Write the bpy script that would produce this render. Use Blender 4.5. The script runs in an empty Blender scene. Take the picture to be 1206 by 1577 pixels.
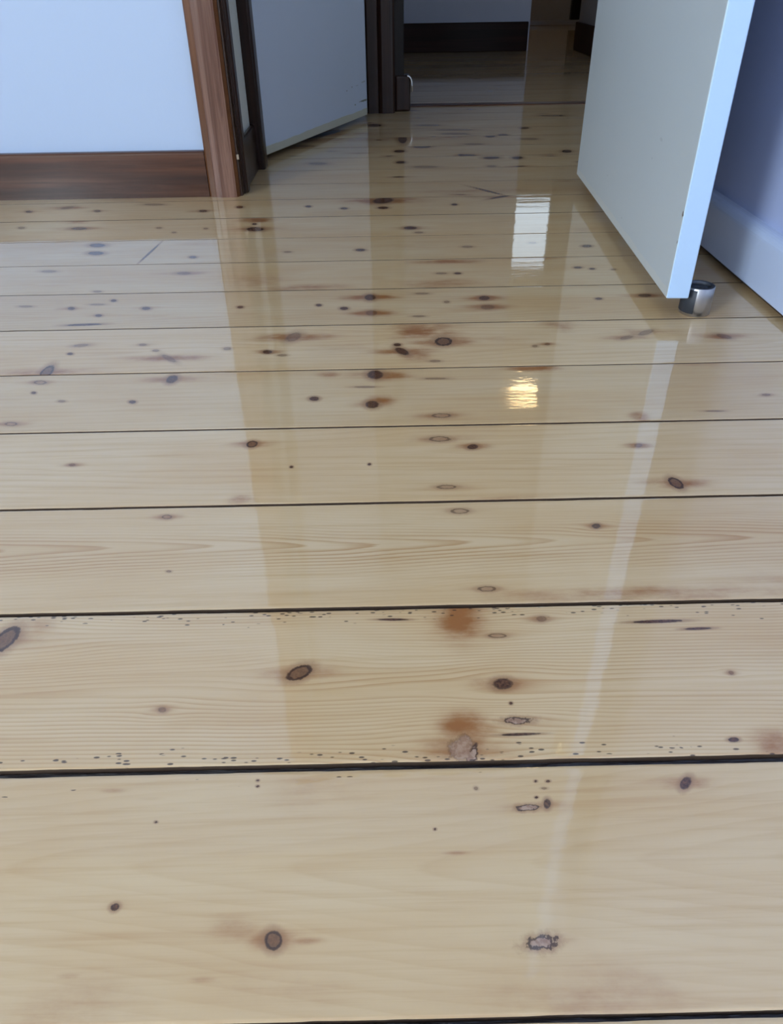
import bpy, bmesh, math, random
import numpy as np
from mathutils import Vector, Matrix
random.seed(7); rng = np.random.default_rng(7)
scene = bpy.context.scene
C = scene.collection

# ------------------------------------------------------------------ camera
cam = bpy.data.cameras.new('camera'); cam_ob = bpy.data.objects.new('camera', cam); C.objects.link(cam_ob)
cam.sensor_fit = 'HORIZONTAL'; cam.sensor_width = 36.0; cam.lens = 1154.5 * 36.0 / 1206.0
cam.clip_start = 0.01; cam.clip_end = 60
_r = Vector((0.99979136, -0.01580138, -0.01294417)); _u = Vector((0.01975898, 0.58748951, 0.80899052)); _f = Vector((0.0051786, 0.8090775, -0.58767915))
m = Matrix(((_r.x, _u.x, -_f.x, 0), (_r.y, _u.y, -_f.y, 0), (_r.z, _u.z, -_f.z, 0.4), (0, 0, 0, 1)))
cam_ob.matrix_world = m
scene.camera = cam_ob

# ------------------------------------------------------------------ colour management, world, daylight
vs = scene.view_settings
scene.display_settings.display_device = 'sRGB'
vs.view_transform = 'Standard'; vs.look = 'None'; vs.gamma = 1.0; vs.use_curve_mapping = False
vs.exposure = 0.17
w = bpy.data.worlds.new('sky'); scene.world = w; w.use_nodes = True
w.node_tree.nodes['Background'].inputs[0].default_value = (0.62, 0.80, 1.0, 1)
w.node_tree.nodes['Background'].inputs[1].default_value = 1.2

def area(name, loc, direction, sx, sy, power, col):
    l = bpy.data.lights.new(name, 'AREA'); l.shape = 'RECTANGLE'; l.size = sx; l.size_y = sy; l.energy = power; l.color = col
    o = bpy.data.objects.new(name, l); C.objects.link(o); o.location = loc
    o.rotation_euler = Vector(direction).to_track_quat('-Z', 'Z').to_euler()
    return o
# daylight entering through the window of the near room and the small window beyond the hall
area('daylight_left_window', (-2.53, -1.60, 1.40), (1, 0.7, -0.12), 0.50, 1.8, 190, (0.76, 0.89, 1.0))
area('daylight_far_window', (1.43, 7.50, 1.71), (0, -1, 0), 0.40, 0.70, 0.45, (0.85, 0.95, 1.0))

# ------------------------------------------------------------------ helpers
def link(name, mesh, mats=(), parent=None):
    o = bpy.data.objects.new(name, mesh); C.objects.link(o)
    for mm in (mats if isinstance(mats, (list, tuple)) else [mats]): mesh.materials.append(mm)
    if parent is not None: o.parent = parent
    return o
def obj(name, bm, mats, parent=None, smooth=False):
    me = bpy.data.meshes.new(name); bm.normal_update(); bm.to_mesh(me); bm.free()
    if smooth:
        for p in me.polygons: p.use_smooth = True
    return link(name, me, mats, parent)
def tag(o, label=None, cat=None, group=None, kind=None):
    if label: o['label'] = label
    if cat: o['category'] = cat
    if group: o['group'] = group
    if kind: o['kind'] = kind
    return o
def empty(name, loc=(0, 0, 0), rz=0):
    o = bpy.data.objects.new(name, None); C.objects.link(o); o.location = loc; o.rotation_euler = (0, 0, rz); o.empty_display_size = 0.1
    return o
def box(bm, x0, x1, y0, y1, z0, z1, bevel=0, seg=2):
    v = [bm.verts.new(c) for c in ((x0,y0,z0),(x1,y0,z0),(x1,y1,z0),(x0,y1,z0),(x0,y0,z1),(x1,y0,z1),(x1,y1,z1),(x0,y1,z1))]
    fs = [bm.faces.new([v[i] for i in f]) for f in ((3,2,1,0),(4,5,6,7),(0,1,5,4),(1,2,6,5),(2,3,7,6),(3,0,4,7))]
    if bevel:
        es = list({e for f in fs for e in f.edges})
        bmesh.ops.bevel(bm, geom=es, offset=bevel, segments=seg, profile=0.5, affect='EDGES', clamp_overlap=True)
def newbox(*a, **k):
    bm = bmesh.new(); box(bm, *a, **k); return bm
def prism(pts, a0, a1, axis='z', cap=True):
    """closed 2-D outline swept along an axis. axis z: pts=(x,y); axis x: pts=(y,z); axis y: pts=(x,z)"""
    bm = bmesh.new()
    def P(p, a): return {'z': (p[0], p[1], a), 'x': (a, p[0], p[1]), 'y': (p[0], a, p[1])}[axis]
    A = [bm.verts.new(P(p, a0)) for p in pts]; B = [bm.verts.new(P(p, a1)) for p in pts]
    n = len(pts)
    for i in range(n): bm.faces.new((A[i], A[(i+1) % n], B[(i+1) % n], B[i]))
    if cap: bm.faces.new(A[::-1]); bm.faces.new(B)
    bmesh.ops.recalc_face_normals(bm, faces=bm.faces)
    return bm
def lathe(prof, n=48, loc=(0, 0, 0)):
    bm = bmesh.new(); rows = []
    for r, z in prof:
        rows.append([bm.verts.new((loc[0] + r*math.cos(2*math.pi*k/n), loc[1] + r*math.sin(2*math.pi*k/n), loc[2] + z)) for k in range(n)] if r > 1e-6 else [bm.verts.new((loc[0], loc[1], loc[2]+z))])
    for a, b in zip(rows, rows[1:]):
        for k in range(n):
            k2 = (k+1) % n
            if len(a) == 1 and len(b) == 1: continue
            if len(a) == 1: bm.faces.new((a[0], b[k2], b[k]))
            elif len(b) == 1: bm.faces.new((a[k], a[k2], b[0]))
            else: bm.faces.new((a[k], a[k2], b[k2], b[k]))
    bmesh.ops.recalc_face_normals(bm, faces=bm.faces)
    return bm

# ------------------------------------------------------------------ node helpers
class NT:
    def __init__(s, name):
        s.m = bpy.data.materials.new(name); s.m.use_nodes = True; s.t = s.m.node_tree
        s.b = s.t.nodes['Principled BSDF']
    def n(s, typ, **kw):
        nd = s.t.nodes.new(typ)
        for k, v in kw.items(): setattr(nd, k, v)
        return nd
    def put(s, sock, v):
        if v is None: return
        if isinstance(v, bpy.types.NodeSocket): s.t.links.new(v, sock)
        elif isinstance(v, (tuple, list)) and sock.type == 'RGBA' and len(v) == 3: sock.default_value = (*v, 1)
        else: sock.default_value = v
    def math(s, op, a, b=None, c=None, clamp=False):
        nd = s.n('ShaderNodeMath', operation=op, use_clamp=clamp)
        s.put(nd.inputs[0], a); s.put(nd.inputs[1], b); s.put(nd.inputs[2], c); return nd.outputs[0]
    def mix(s, f, a, b, blend='MIX'):
        nd = s.n('ShaderNodeMix', data_type='RGBA', blend_type=blend)
        s.put(nd.inputs[0], f); s.put(nd.inputs[6], a); s.put(nd.inputs[7], b); return nd.outputs[2]
    def obj(s, scale=(1, 1, 1), loc=(0, 0, 0), rot=(0, 0, 0)):
        tc = s.n('ShaderNodeTexCoord'); mp = s.n('ShaderNodeMapping')
        s.t.links.new(tc.outputs['Object'], mp.inputs[0]); mp.inputs[1].default_value = loc; mp.inputs[2].default_value = rot; mp.inputs[3].default_value = scale
        return mp.outputs[0]
    def noise(s, vec, scale=1, detail=3, rough=0.5, dist=0, out='Fac'):
        nd = s.n('ShaderNodeTexNoise'); s.put(nd.inputs['Vector'], vec); nd.inputs['Scale'].default_value = scale
        nd.inputs['Detail'].default_value = detail; nd.inputs['Roughness'].default_value = rough; nd.inputs['Distortion'].default_value = dist
        return nd.outputs[out]
    def ramp(s, f, stops):
        nd = s.n('ShaderNodeValToRGB'); s.put(nd.inputs[0], f); cr = nd.color_ramp
        while len(cr.elements) < len(stops): cr.elements.new(0.5)
        for e, (p, c) in zip(cr.elements, stops):
            e.position = p; e.color = (c, c, c, 1) if isinstance(c, (int, float)) else (*c, 1)
        return nd.outputs[0]
    def smooth(s, x, a, b, lo=0.0, hi=1.0):
        nd = s.n('ShaderNodeMapRange', interpolation_type='SMOOTHSTEP'); s.put(nd.inputs[0], x)
        nd.inputs[1].default_value = a; nd.inputs[2].default_value = b; nd.inputs[3].default_value = lo; nd.inputs[4].default_value = hi
        return nd.outputs[0]
    def attr(s, name):
        nd = s.n('ShaderNodeAttribute', attribute_name=name); return nd
    def bump(s, hgt, strength, dist=0.001, prev=None):
        nd = s.n('ShaderNodeBump'); nd.inputs['Strength'].default_value = strength; nd.inputs['Distance'].default_value = dist
        s.put(nd.inputs['Height'], hgt); s.put(nd.inputs['Normal'], prev); return nd.outputs[0]
    def set(s, **kw):
        for k, v in kw.items(): s.put(s.b.inputs[k.replace('_', ' ')], v)
        return s.m

def paint(name, col, rough=0.5, var=0.04, bump=0.15, spec=0.5):
    N = NT(name); big = N.noise(N.obj(), 2.2, 3); fine = N.noise(N.obj(), 90, 4, 0.6)
    c = N.mix(N.math('MULTIPLY', big, 2*var), col, tuple(x*0.7 for x in col))
    return N.set(Base_Color=c, Roughness=rough, Specular_IOR_Level=spec, Normal=N.bump(fine, bump, 0.0015))

COATW = 0.08
def stained(name, dark, mid, axis, rough=0.3, wear=None, wear_amt=0.0):
    """dark varnished timber, grain running along axis"""
    sc = {'x': (2, 60, 60), 'y': (60, 2, 60), 'z': (60, 60, 2)}[axis]
    N = NT(name); g = N.noise(N.obj(sc), 1, 5, 0.6, 0.4); big = N.noise(N.obj(tuple(0.15*x for x in sc)), 1, 3)
    sc2 = tuple(x*3 for x in sc); pore = N.noise(N.obj(sc2), 1, 2, 0.6)
    c = N.mix(N.smooth(g, 0.3, 0.7), dark, mid)
    c = N.mix(N.smooth(big, 0.35, 0.7, 0, 0.55), c, tuple(x*0.55 for x in dark))
    c = N.mix(N.smooth(pore, 0.58, 0.75, 0, 0.5), c, tuple(x*0.4 for x in dark))
    if wear:
        wv = N.noise(N.obj(tuple(0.5*x for x in sc)), 1, 6, 0.7, 1.0)
        c = N.mix(N.smooth(wv, 0.42, 0.68, 0, wear_amt), c, wear)
    return N.set(Base_Color=c, Roughness=rough, Coat_Weight=COATW, Coat_Roughness=0.15, Specular_IOR_Level=0.25, Normal=N.bump(g, 0.25, 0.0006))
KNOTS = [
    (-0.1483, 0.2002, 0.0025, 0.0022, -0.09, 'd', 0.4), (-0.0625, 0.1817, 0.0046, 0.0038, -1.09, 'r', 0.7), (0.1764, 0.2668, 0.0059, 0.0028, 0.82, 'd', 0.8), (0.0907, 0.255, 0.0035, 0.0022, 1.27, 'd', 0.6),
    (0.0793, 0.2531, 0.0058, 0.0017, 0.09, 'f', 0.5), (0.0735, 0.1778, 0.007, 0.0031, 0.14, 'f', 0.3), (-0.0824, 0.2749, 0.0012, 0.0009, -0.22, 'd', 0.0), (-0.0819, 0.2709, 0.0012, 0.0009, -0.21, 'd', 0.0),
    (-0.1382, 0.2488, 0.0012, 0.0008, -0.27, 'd', 0.0), (0.0236, 0.2405, 0.0011, 0.0008, 0.02, 'd', 0.0), (0.0865, 0.2703, 0.0012, 0.0009, 0.16, 'd', 0.0), (0.0939, 0.2701, 0.0016, 0.0009, 0.05, 'd', 0.0),
    (0.0907, 0.2653, 0.0023, 0.0009, 0.0, 'b', 0.0), (0.085, 0.2594, 0.0012, 0.0009, 0.15, 'd', 0.0), (0.0498, 0.2663, 0.0015, 0.0013, -0.48, 'b', 0.0), (-0.2858, 0.3992, 0.0126, 0.0073, 1.33, 'r', 0.6),
    (-0.0643, 0.3608, 0.0087, 0.0054, 0.56, 'r', 0.7), (-0.1534, 0.3307, 0.0033, 0.0025, -0.52, 'b', 0.6), (0.0768, 0.3469, 0.0072, 0.0052, 0.09, 'd', 1.0), (0.0792, 0.3928, 0.0062, 0.002, -0.02, 'o', 0.5),
    (0.1148, 0.4094, 0.0045, 0.0034, 0.2, 'b', 0.8), (0.2012, 0.4042, 0.0177, 0.0014, 0.02, 'c', 0.0), (0.2287, 0.3958, 0.0097, 0.0011, 0.02, 'c', 0.0), (0.0819, 0.3047, 0.0121, 0.0009, 0.02, 'c', 0.0),
    (0.0823, 0.3154, 0.0081, 0.0026, -0.01, 'f', 0.4), (0.0801, 0.33, 0.0014, 0.0013, 0.93, 'd', 0.0), (0.2367, 0.3525, 0.002, 0.002, -0.09, 'b', 0.7), (0.2171, 0.2972, 0.0033, 0.0015, 0.06, 'c', 0.0),
    (0.0443, 0.2952, 0.0089, 0.0081, 1.13, 'p', 0.8), (0.0499, 0.2902, 0.0082, 0.0028, 1.25, 'f', 0.0), (0.0023, 0.412, 0.0108, 0.001, -0.03, 'c', 0.0), (0.1832, 0.5237, 0.0043, 0.0035, 0.58, 'd', 0.9),
    (0.0654, 0.5501, 0.0077, 0.0035, -0.02, 'o', 0.5), (0.0776, 0.4443, 0.0067, 0.0027, -0.01, 'o', 0.6), (-0.2, 0.55, 0.0043, 0.0029, -0.27, 'o', 0.8), (-0.1811, 0.4736, 0.0027, 0.0016, -0.17, 'b', 0.0),
    (-0.14, 0.6759, 0.0061, 0.0053, 1.51, 'r', 1.0), (-0.0946, 0.6303, 0.0024, 0.0019, -1.27, 'd', 0.0), (-0.0172, 0.6323, 0.0024, 0.0019, -1.48, 'd', 0.0), (0.0888, 0.6621, 0.0063, 0.0049, 0.45, 'd', 1.1),
    (0.0559, 0.6791, 0.0102, 0.0047, -0.03, 'o', 0.7), (0.0566, 0.5893, 0.0086, 0.0029, -0.03, 'o', 0.5), (0.2584, 0.6583, 0.0052, 0.0041, 0.64, 'b', 1.0), (0.2745, 0.5883, 0.0089, 0.0055, -1.41, 'r', 1.0),
    (-0.3159, 0.6419, 0.0043, 0.0028, -0.4, 'b', 0.8), (-0.0117, 0.8352, 0.0126, 0.0102, -1.48, 'd', 0.6), (-0.0152, 0.7584, 0.0094, 0.0081, -1.43, 'd', 0.6), (-0.0818, 0.7753, 0.0062, 0.0055, -0.52, 'd', 0.4),
    (0.0614, 0.7295, 0.01, 0.0044, -0.03, 'o', 0.7), (-0.0239, 0.8026, 0.0153, 0.0027, -0.04, 'b', 0.0), (0.0608, 0.8215, 0.0171, 0.0026, -0.04, 'b', 0.0), (-0.2579, 0.8332, 0.0117, 0.0072, -1.53, 'd', 0.9),
    (-0.2906, 0.7758, 0.005, 0.0037, -0.61, 'd', 0.0), (-0.4114, 0.729, 0.0068, 0.0036, -0.23, 'o', 0.8), (-0.4164, 0.8311, 0.0075, 0.0043, -0.27, 'o', 0.7), (-0.4141, 0.8037, 0.004, 0.0026, -0.8, 'd', 0.0),
    (-0.3735, 0.7808, 0.0055, 0.0031, -0.23, 'b', 0.0), (0.4345, 0.7638, 0.006, 0.0031, 0.11, 'b', 0.6), (0.362, 0.728, 0.0142, 0.0019, -0.03, 'b', 0.0), (-0.4188, 0.86, 0.0176, 0.0066, -1.51, 'r', 0.8),
    (-0.1218, 0.9551, 0.0181, 0.0104, 1.3, 'b', 1.0), (-0.1512, 0.9081, 0.007, 0.0058, -0.49, 'd', 1.0), (-0.1308, 0.8971, 0.0076, 0.004, -0.1, 'b', 0.0), (0.0171, 0.923, 0.0052, 0.0051, -1.2, 'd', 0.6),
    (0.0225, 0.9023, 0.0142, 0.0071, -1.06, 'd', 1.1), (0.078, 0.9308, 0.0127, 0.0102, 1.45, 'r', 1.1), (0.0632, 0.8709, 0.0081, 0.0038, -0.04, 'b', 0.0), (0.1955, 0.9108, 0.0044, 0.0039, 0.64, 'b', 0.0),
    (0.2125, 0.9162, 0.0045, 0.0039, 0.67, 'b', 0.8), (0.3204, 0.9324, 0.0125, 0.0053, 0.48, 'b', 0.8), (0.3509, 0.9484, 0.0168, 0.0063, 0.64, 'b', 0.6), (-0.2753, 0.8937, 0.0187, 0.0049, -0.82, 'b', 1.0),
    (-0.2052, 0.9207, 0.0063, 0.0051, -0.53, 'b', 0.0), (-0.4018, 0.9401, 0.0116, 0.0056, 0.13, 'b', 0.4), (-0.4076, 0.9135, 0.005, 0.0034, -0.66, 'd', 0.0), (-0.3197, 0.9384, 0.0063, 0.0041, -0.28, 'b', 0.5),
    (-0.2979, 0.9187, 0.0054, 0.0039, -0.4, 'b', 0.0), (0.4489, 0.9307, 0.0116, 0.0077, -0.79, 'b', 1.0), (-0.02, 1.0994, 0.0137, 0.0088, -1.52, 'd', 1.3), (-0.0176, 1.0366, 0.0113, 0.0093, -1.45, 'b', 1.2),
    (-0.0951, 1.0711, 0.0054, 0.0046, -1.13, 'd', 0.0), (-0.0574, 1.0563, 0.0068, 0.0062, -0.62, 'd', 0.0), (0.1503, 1.088, 0.0096, 0.0086, 1.18, 'd', 1.3), (0.1507, 1.051, 0.0114, 0.0102, 0.24, 'b', 1.0),
    (0.0586, 1.112, 0.0128, 0.0045, -0.05, 'b', 0.0), (0.0496, 1.0209, 0.011, 0.0039, -0.05, 'b', 0.0), (0.0932, 1.0748, 0.0053, 0.0048, 1.39, 'b', 0.0), (-0.4595, 1.0763, 0.0076, 0.005, -0.86, 'd', 0.6),
    (-0.4058, 1.1055, 0.0062, 0.0043, -0.87, 'd', 0.0), (-0.3484, 1.0708, 0.0077, 0.0057, -0.69, 'd', 0.5), (-0.4103, 1.0459, 0.0064, 0.0045, -0.56, 'd', 0.4), (-0.4203, 1.0124, 0.0233, 0.0032, 0.04, 'c', 0.0),
    (-0.4256, 1.0904, 0.0138, 0.004, -0.08, 'b', 0.0), (-0.5306, 1.0877, 0.012, 0.0044, -0.12, 'b', 0.0), (-0.2101, 1.0691, 0.0056, 0.0045, -0.97, 'd', 0.4), (0.318, 1.0767, 0.0059, 0.0047, 0.31, 'd', 0.0),
    (0.3891, 1.0866, 0.0107, 0.0067, 0.11, 'd', 1.0), (0.1205, 1.2009, 0.0063, 0.0051, 0.01, 'd', 0.0), (0.0944, 1.2024, 0.0104, 0.0051, -0.05, 'b', 0.0), (-0.5535, 1.2477, 0.0156, 0.0064, -0.14, 'b', 0.0),
    (-0.3254, 1.2254, 0.0142, 0.0079, -0.18, 'b', 0.8), (-0.4425, 1.1465, 0.0084, 0.0045, -0.2, 'b', 0.0), (0.3182, 1.219, 0.0074, 0.0052, 0.1, 'd', 0.0), (0.3397, 1.2113, 0.0054, 0.0044, 0.33, 'd', 0.0),
    (0.3733, 1.2062, 0.0054, 0.0043, 0.36, 'b', 0.0), (-0.5155, 1.3889, 0.0167, 0.0109, -0.4, 'd', 0.4), (-0.5038, 1.3425, 0.0161, 0.0104, -0.38, 'd', 0.4), (-0.4087, 1.3407, 0.0472, 0.0019, 1.48, 'c', 0.0),
    (-0.3274, 1.3104, 0.008, 0.0061, -0.87, 'd', 0.4), (-0.0387, 1.3339, 0.0092, 0.0074, -0.21, 'd', 0.0), (-0.1658, 1.3302, 0.0081, 0.0055, -0.2, 'b', 0.0), (0.15, 1.3415, 0.0114, 0.0068, -0.04, 'b', 0.0),
    (0.3589, 1.3329, 0.0093, 0.0074, 0.26, 'd', 0.0), (0.2672, 1.3576, 0.0081, 0.0062, 0.09, 'b', 0.0), (-0.5845, 1.5018, 0.0174, 0.0098, -0.27, 'd', 0.8), (-0.7003, 1.5136, 0.0107, 0.0065, -0.87, 'b', 0.0),
    (-0.2416, 1.4757, 0.0192, 0.0137, -0.28, 'd', 0.8), (-0.4293, 1.4964, 0.008, 0.0057, -0.94, 'b', 0.0), (0.0537, 1.4658, 0.0136, 0.0109, -0.11, 'd', 0.6), (0.0683, 1.4347, 0.0097, 0.0068, -0.08, 'b', 0.0),
    (-0.3374, 1.4861, 0.0074, 0.0048, -1.2, 'b', 0.0), (-0.2476, 1.5118, 0.0071, 0.0049, -1.25, 'd', 0.0), (-0.3933, 1.4635, 0.0066, 0.0046, -1.04, 'b', 0.0), (-0.7308, 1.6353, 0.0111, 0.0069, -0.84, 'd', 0.5),
    (-0.5883, 1.6309, 0.0103, 0.007, -0.82, 'd', 0.5), (-0.6603, 1.6617, 0.0159, 0.0111, 0.7, 'b', 1.0), (-0.3667, 1.616, 0.0106, 0.0082, -0.72, 'd', 0.8), (-0.2959, 1.6421, 0.0101, 0.0077, -1.06, 'd', 0.0),
    (-0.4824, 1.6761, 0.0226, 0.008, -0.11, 'b', 0.0), (0.0034, 1.6749, 0.0242, 0.0187, 0.97, 'd', 1.2), (0.003, 1.6165, 0.0121, 0.0102, -0.23, 'd', 0.0), (-0.1522, 1.6375, 0.0086, 0.0066, -1.27, 'd', 0.0),
    (-0.0772, 1.6168, 0.0086, 0.0077, -0.92, 'd', 0.0), (0.1514, 1.6324, 0.0079, 0.0067, 1.45, 'd', 0.0), (0.2322, 1.744, 0.0506, 0.0043, -0.91, 'd', 0.6), (0.2564, 1.6904, 0.0278, 0.0053, 0.56, 'd', 0.6),
    (0.2265, 2.1239, 0.0202, 0.0166, -0.06, 'd', 0.5), (0.3517, 2.0886, 0.018, 0.0148, 1.28, 'd', 0.0), (-0.0188, 2.6162, 0.0243, 0.0201, -1.33, 'd', 0.4), (0.0642, 2.3771, 0.0606, 0.0112, 1.55, 'd', 0.6),
    (0.0505, 2.199, 0.0177, 0.0156, -1.37, 'd', 0.0), (0.0504, 2.0579, 0.0157, 0.0131, -1.46, 'd', 0.0), (0.1144, 2.2565, 0.0214, 0.0147, -0.12, 'd', 0.0), (0.2855, 2.0942, 0.02, 0.013, -0.06, 'd', 0.0),
    (0.3189, 2.3942, 0.0155, 0.0149, 1.1, 'd', 0.0), (0.2196, 2.4457, 0.0421, 0.016, -0.1, 'b', 0.0), (0.4395, 2.5238, 0.0171, 0.0136, 1.31, 'd', 0.0), (0.3589, 2.4112, 0.0158, 0.0149, 1.06, 'd', 0.0),
    (0.4237, 2.3437, 0.0257, 0.0149, -0.06, 'b', 0.0), (0.4934, 2.1605, 0.0193, 0.0134, 1.26, 'd', 0.5), (0.5645, 2.7454, 0.0421, 0.0172, -0.09, 'b', 0.0), (0.1099, 1.9995, 0.0321, 0.0112, -0.08, 'b', 0.0),
    (0.2731, 1.9937, 0.0144, 0.0119, 0.01, 'b', 0.0), (-0.1713, 2.4723, 0.0733, 0.0185, 0.93, 'd', 0.8), (-0.1587, 2.0595, 0.0234, 0.0131, -0.15, 'b', 0.0), (-0.2098, 2.2948, 0.0294, 0.014, -0.14, 'b', 0.0),
    (0.2251, 2.5109, 0.0588, 0.0134, -0.1, 'b', 0.0), (0.1514, 2.5991, 0.0365, 0.0142, -0.11, 'b', 0.0), (0.2599, 2.2809, 0.0287, 0.0123, -0.09, 'b', 0.0),
]
STAINS = [
    (-0.084, 0.187, 0.0151, 0.0079, 0.38), (-0.046, 0.181, 0.0116, 0.0022, 0.5), (0.034, 0.226, 0.0072, 0.0011, 0.5), (-0.168, 0.27, 0.0087, 0.0018, 0.5),
    (-0.146, 0.264, 0.0093, 0.0013, 0.25), (-0.162, 0.167, 0.0077, 0.0016, 0.4), (-0.095, 0.164, 0.007, 0.0015, 0.4), (0.089, 0.151, 0.0617, 0.0199, 0.32),
    (-0.06, 0.16, 0.041, 0.0116, 0.22), (-0.158, 0.151, 0.0372, 0.0175, 0.3), (0.086, 0.179, 0.0072, 0.0032, 0.35), (0.086, 0.234, 0.033, 0.0099, 0.12),
    (-0.049, 0.268, 0.0431, 0.02, 0.2), (0.166, 0.267, 0.0233, 0.0037, 0.25), (-0.264, 0.413, 0.0139, 0.0112, 0.4), (0.053, 0.41, 0.0196, 0.0224, 0.95),
    (0.044, 0.403, 0.0087, 0.0171, 0.5), (0.049, 0.311, 0.0177, 0.0144, 0.85), (0.054, 0.301, 0.0108, 0.013, 0.6), (0.241, 0.295, 0.0139, 0.0106, 0.85),
    (-0.074, 0.359, 0.0128, 0.0048, 0.35), (0.204, 0.435, 0.1311, 0.0101, 0.5), (0.309, 0.443, 0.0408, 0.025, 0.25), (-0.137, 0.574, 0.0134, 0.0075, 0.6),
    (0.116, 0.568, 0.036, 0.0063, 0.4), (0.006, 0.831, 0.0236, 0.0143, 0.75), (-0.006, 0.766, 0.0193, 0.0142, 0.7), (-0.069, 0.838, 0.0158, 0.009, 0.5),
    (0.181, 0.845, 0.0356, 0.0093, 0.85), (0.277, 0.72, 0.0112, 0.0105, 0.8), (0.039, 0.888, 0.0231, 0.0177, 0.6), (0.056, 0.967, 0.0457, 0.0314, 0.75),
    (0.025, 0.98, 0.0178, 0.0229, 0.4), (0.337, 0.945, 0.0223, 0.0203, 0.45), (-0.061, 0.918, 0.0509, 0.0166, 0.25), (0.235, 0.981, 0.0354, 0.0117, 0.4),
    (0.245, 0.965, 0.014, 0.016, 0.4), (0.109, 1.261, 0.0596, 0.012, 0.7), (0.253, 1.27, 0.0651, 0.0105, 0.45), (-0.121, 1.147, 0.0908, 0.0176, 0.45),
    (0.091, 1.153, 0.0605, 0.0208, 0.5), (-0.247, 1.54, 0.0336, 0.0191, 0.9), (-0.604, 1.553, 0.029, 0.0177, 0.75), (0.003, 1.675, 0.0358, 0.0219, 0.5),
    (-0.34, 1.39, 0.0357, 0.0122, 0.25), (-0.201, 1.181, 0.0518, 0.0433, 0.35), (-0.189, 1.306, 0.0562, 0.0436, 0.2), (0.059, 1.347, 0.1371, 0.0304, 0.15),
    (0.376, 1.428, 0.0358, 0.0258, 0.2), (0.154, 0.94, 0.0686, 0.0217, 0.2), (0.39, 0.849, 0.0474, 0.0098, 0.35), (-0.13, 0.321, 0.0643, 0.0216, 0.05),
    (0.001, 0.485, 0.0434, 0.0513, 0.1), (-0.549, 1.736, 0.1153, 0.012, 0.6), (-0.161, 2.388, 0.1132, 0.0509, 0.6), (-0.244, 2.27, 0.0543, 0.0373, 0.5),
]

LAMP = 9.0
# ------------------------------------------------------------------ materials
def steel(name, col, rough):
    N = NT(name); g = N.noise(N.obj((40, 40, 900)), 1, 2)
    return N.set(Base_Color=col, Metallic=1.0, Roughness=rough, Normal=N.bump(g, 0.05, 0.0002))
M = {}
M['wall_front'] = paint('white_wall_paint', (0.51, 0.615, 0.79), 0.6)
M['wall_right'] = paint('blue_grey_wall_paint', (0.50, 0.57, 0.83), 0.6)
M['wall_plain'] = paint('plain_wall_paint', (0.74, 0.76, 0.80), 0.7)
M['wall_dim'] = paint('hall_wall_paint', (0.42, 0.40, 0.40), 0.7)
M['ceiling'] = paint('ceiling_paint', (0.80, 0.80, 0.80), 0.8)
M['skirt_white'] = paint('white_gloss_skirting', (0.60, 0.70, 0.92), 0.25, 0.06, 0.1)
M['rim'] = steel('dull_dark_rim', (0.16, 0.17, 0.19), 0.5) if 'steel' in globals() else None
M['wall_far'] = paint('far_wall_paint', (0.68, 0.72, 0.88), 0.7)
M['leaf_edge_lit'] = paint('door_edge_painted_daylight', (0.52, 0.70, 0.93), 0.4)  # same door paint, blue window light on the edge put into the colour
M['chip'] = paint('bare_chip', (0.34, 0.26, 0.18))
M['wall_strip'] = paint('grey_white_wall_paint', (0.80, 0.84, 0.82), 0.6)
M['black_wood'] = stained('black_stained_wood', (0.006, 0.003, 0.002), (0.014, 0.008, 0.006), 'z', 0.45); M['black'] = M['black_wood']
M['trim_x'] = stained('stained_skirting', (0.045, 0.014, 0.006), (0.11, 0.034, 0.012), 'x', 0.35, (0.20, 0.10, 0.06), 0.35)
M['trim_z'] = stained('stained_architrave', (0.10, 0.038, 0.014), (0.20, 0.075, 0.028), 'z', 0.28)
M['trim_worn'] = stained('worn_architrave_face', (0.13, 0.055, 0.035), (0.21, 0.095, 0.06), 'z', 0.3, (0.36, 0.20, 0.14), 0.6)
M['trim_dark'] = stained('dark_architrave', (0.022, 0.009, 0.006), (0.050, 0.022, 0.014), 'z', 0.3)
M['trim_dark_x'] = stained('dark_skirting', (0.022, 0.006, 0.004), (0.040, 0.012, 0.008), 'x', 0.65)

M['steel'] = steel('brushed_steel', (0.50, 0.50, 0.52), 0.36)
M['chrome'] = steel('chrome', (0.85, 0.85, 0.85), 0.08)
M['brass'] = steel('aged_brass', (0.55, 0.38, 0.16), 0.35)
def rubber():
    N = NT('dark_rubber'); return N.set(Base_Color=(0.03, 0.035, 0.045), Roughness=0.55, Normal=N.bump(N.noise(N.obj(), 400, 2), 0.1, 0.0003))
M['rubber'] = rubber()

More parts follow.
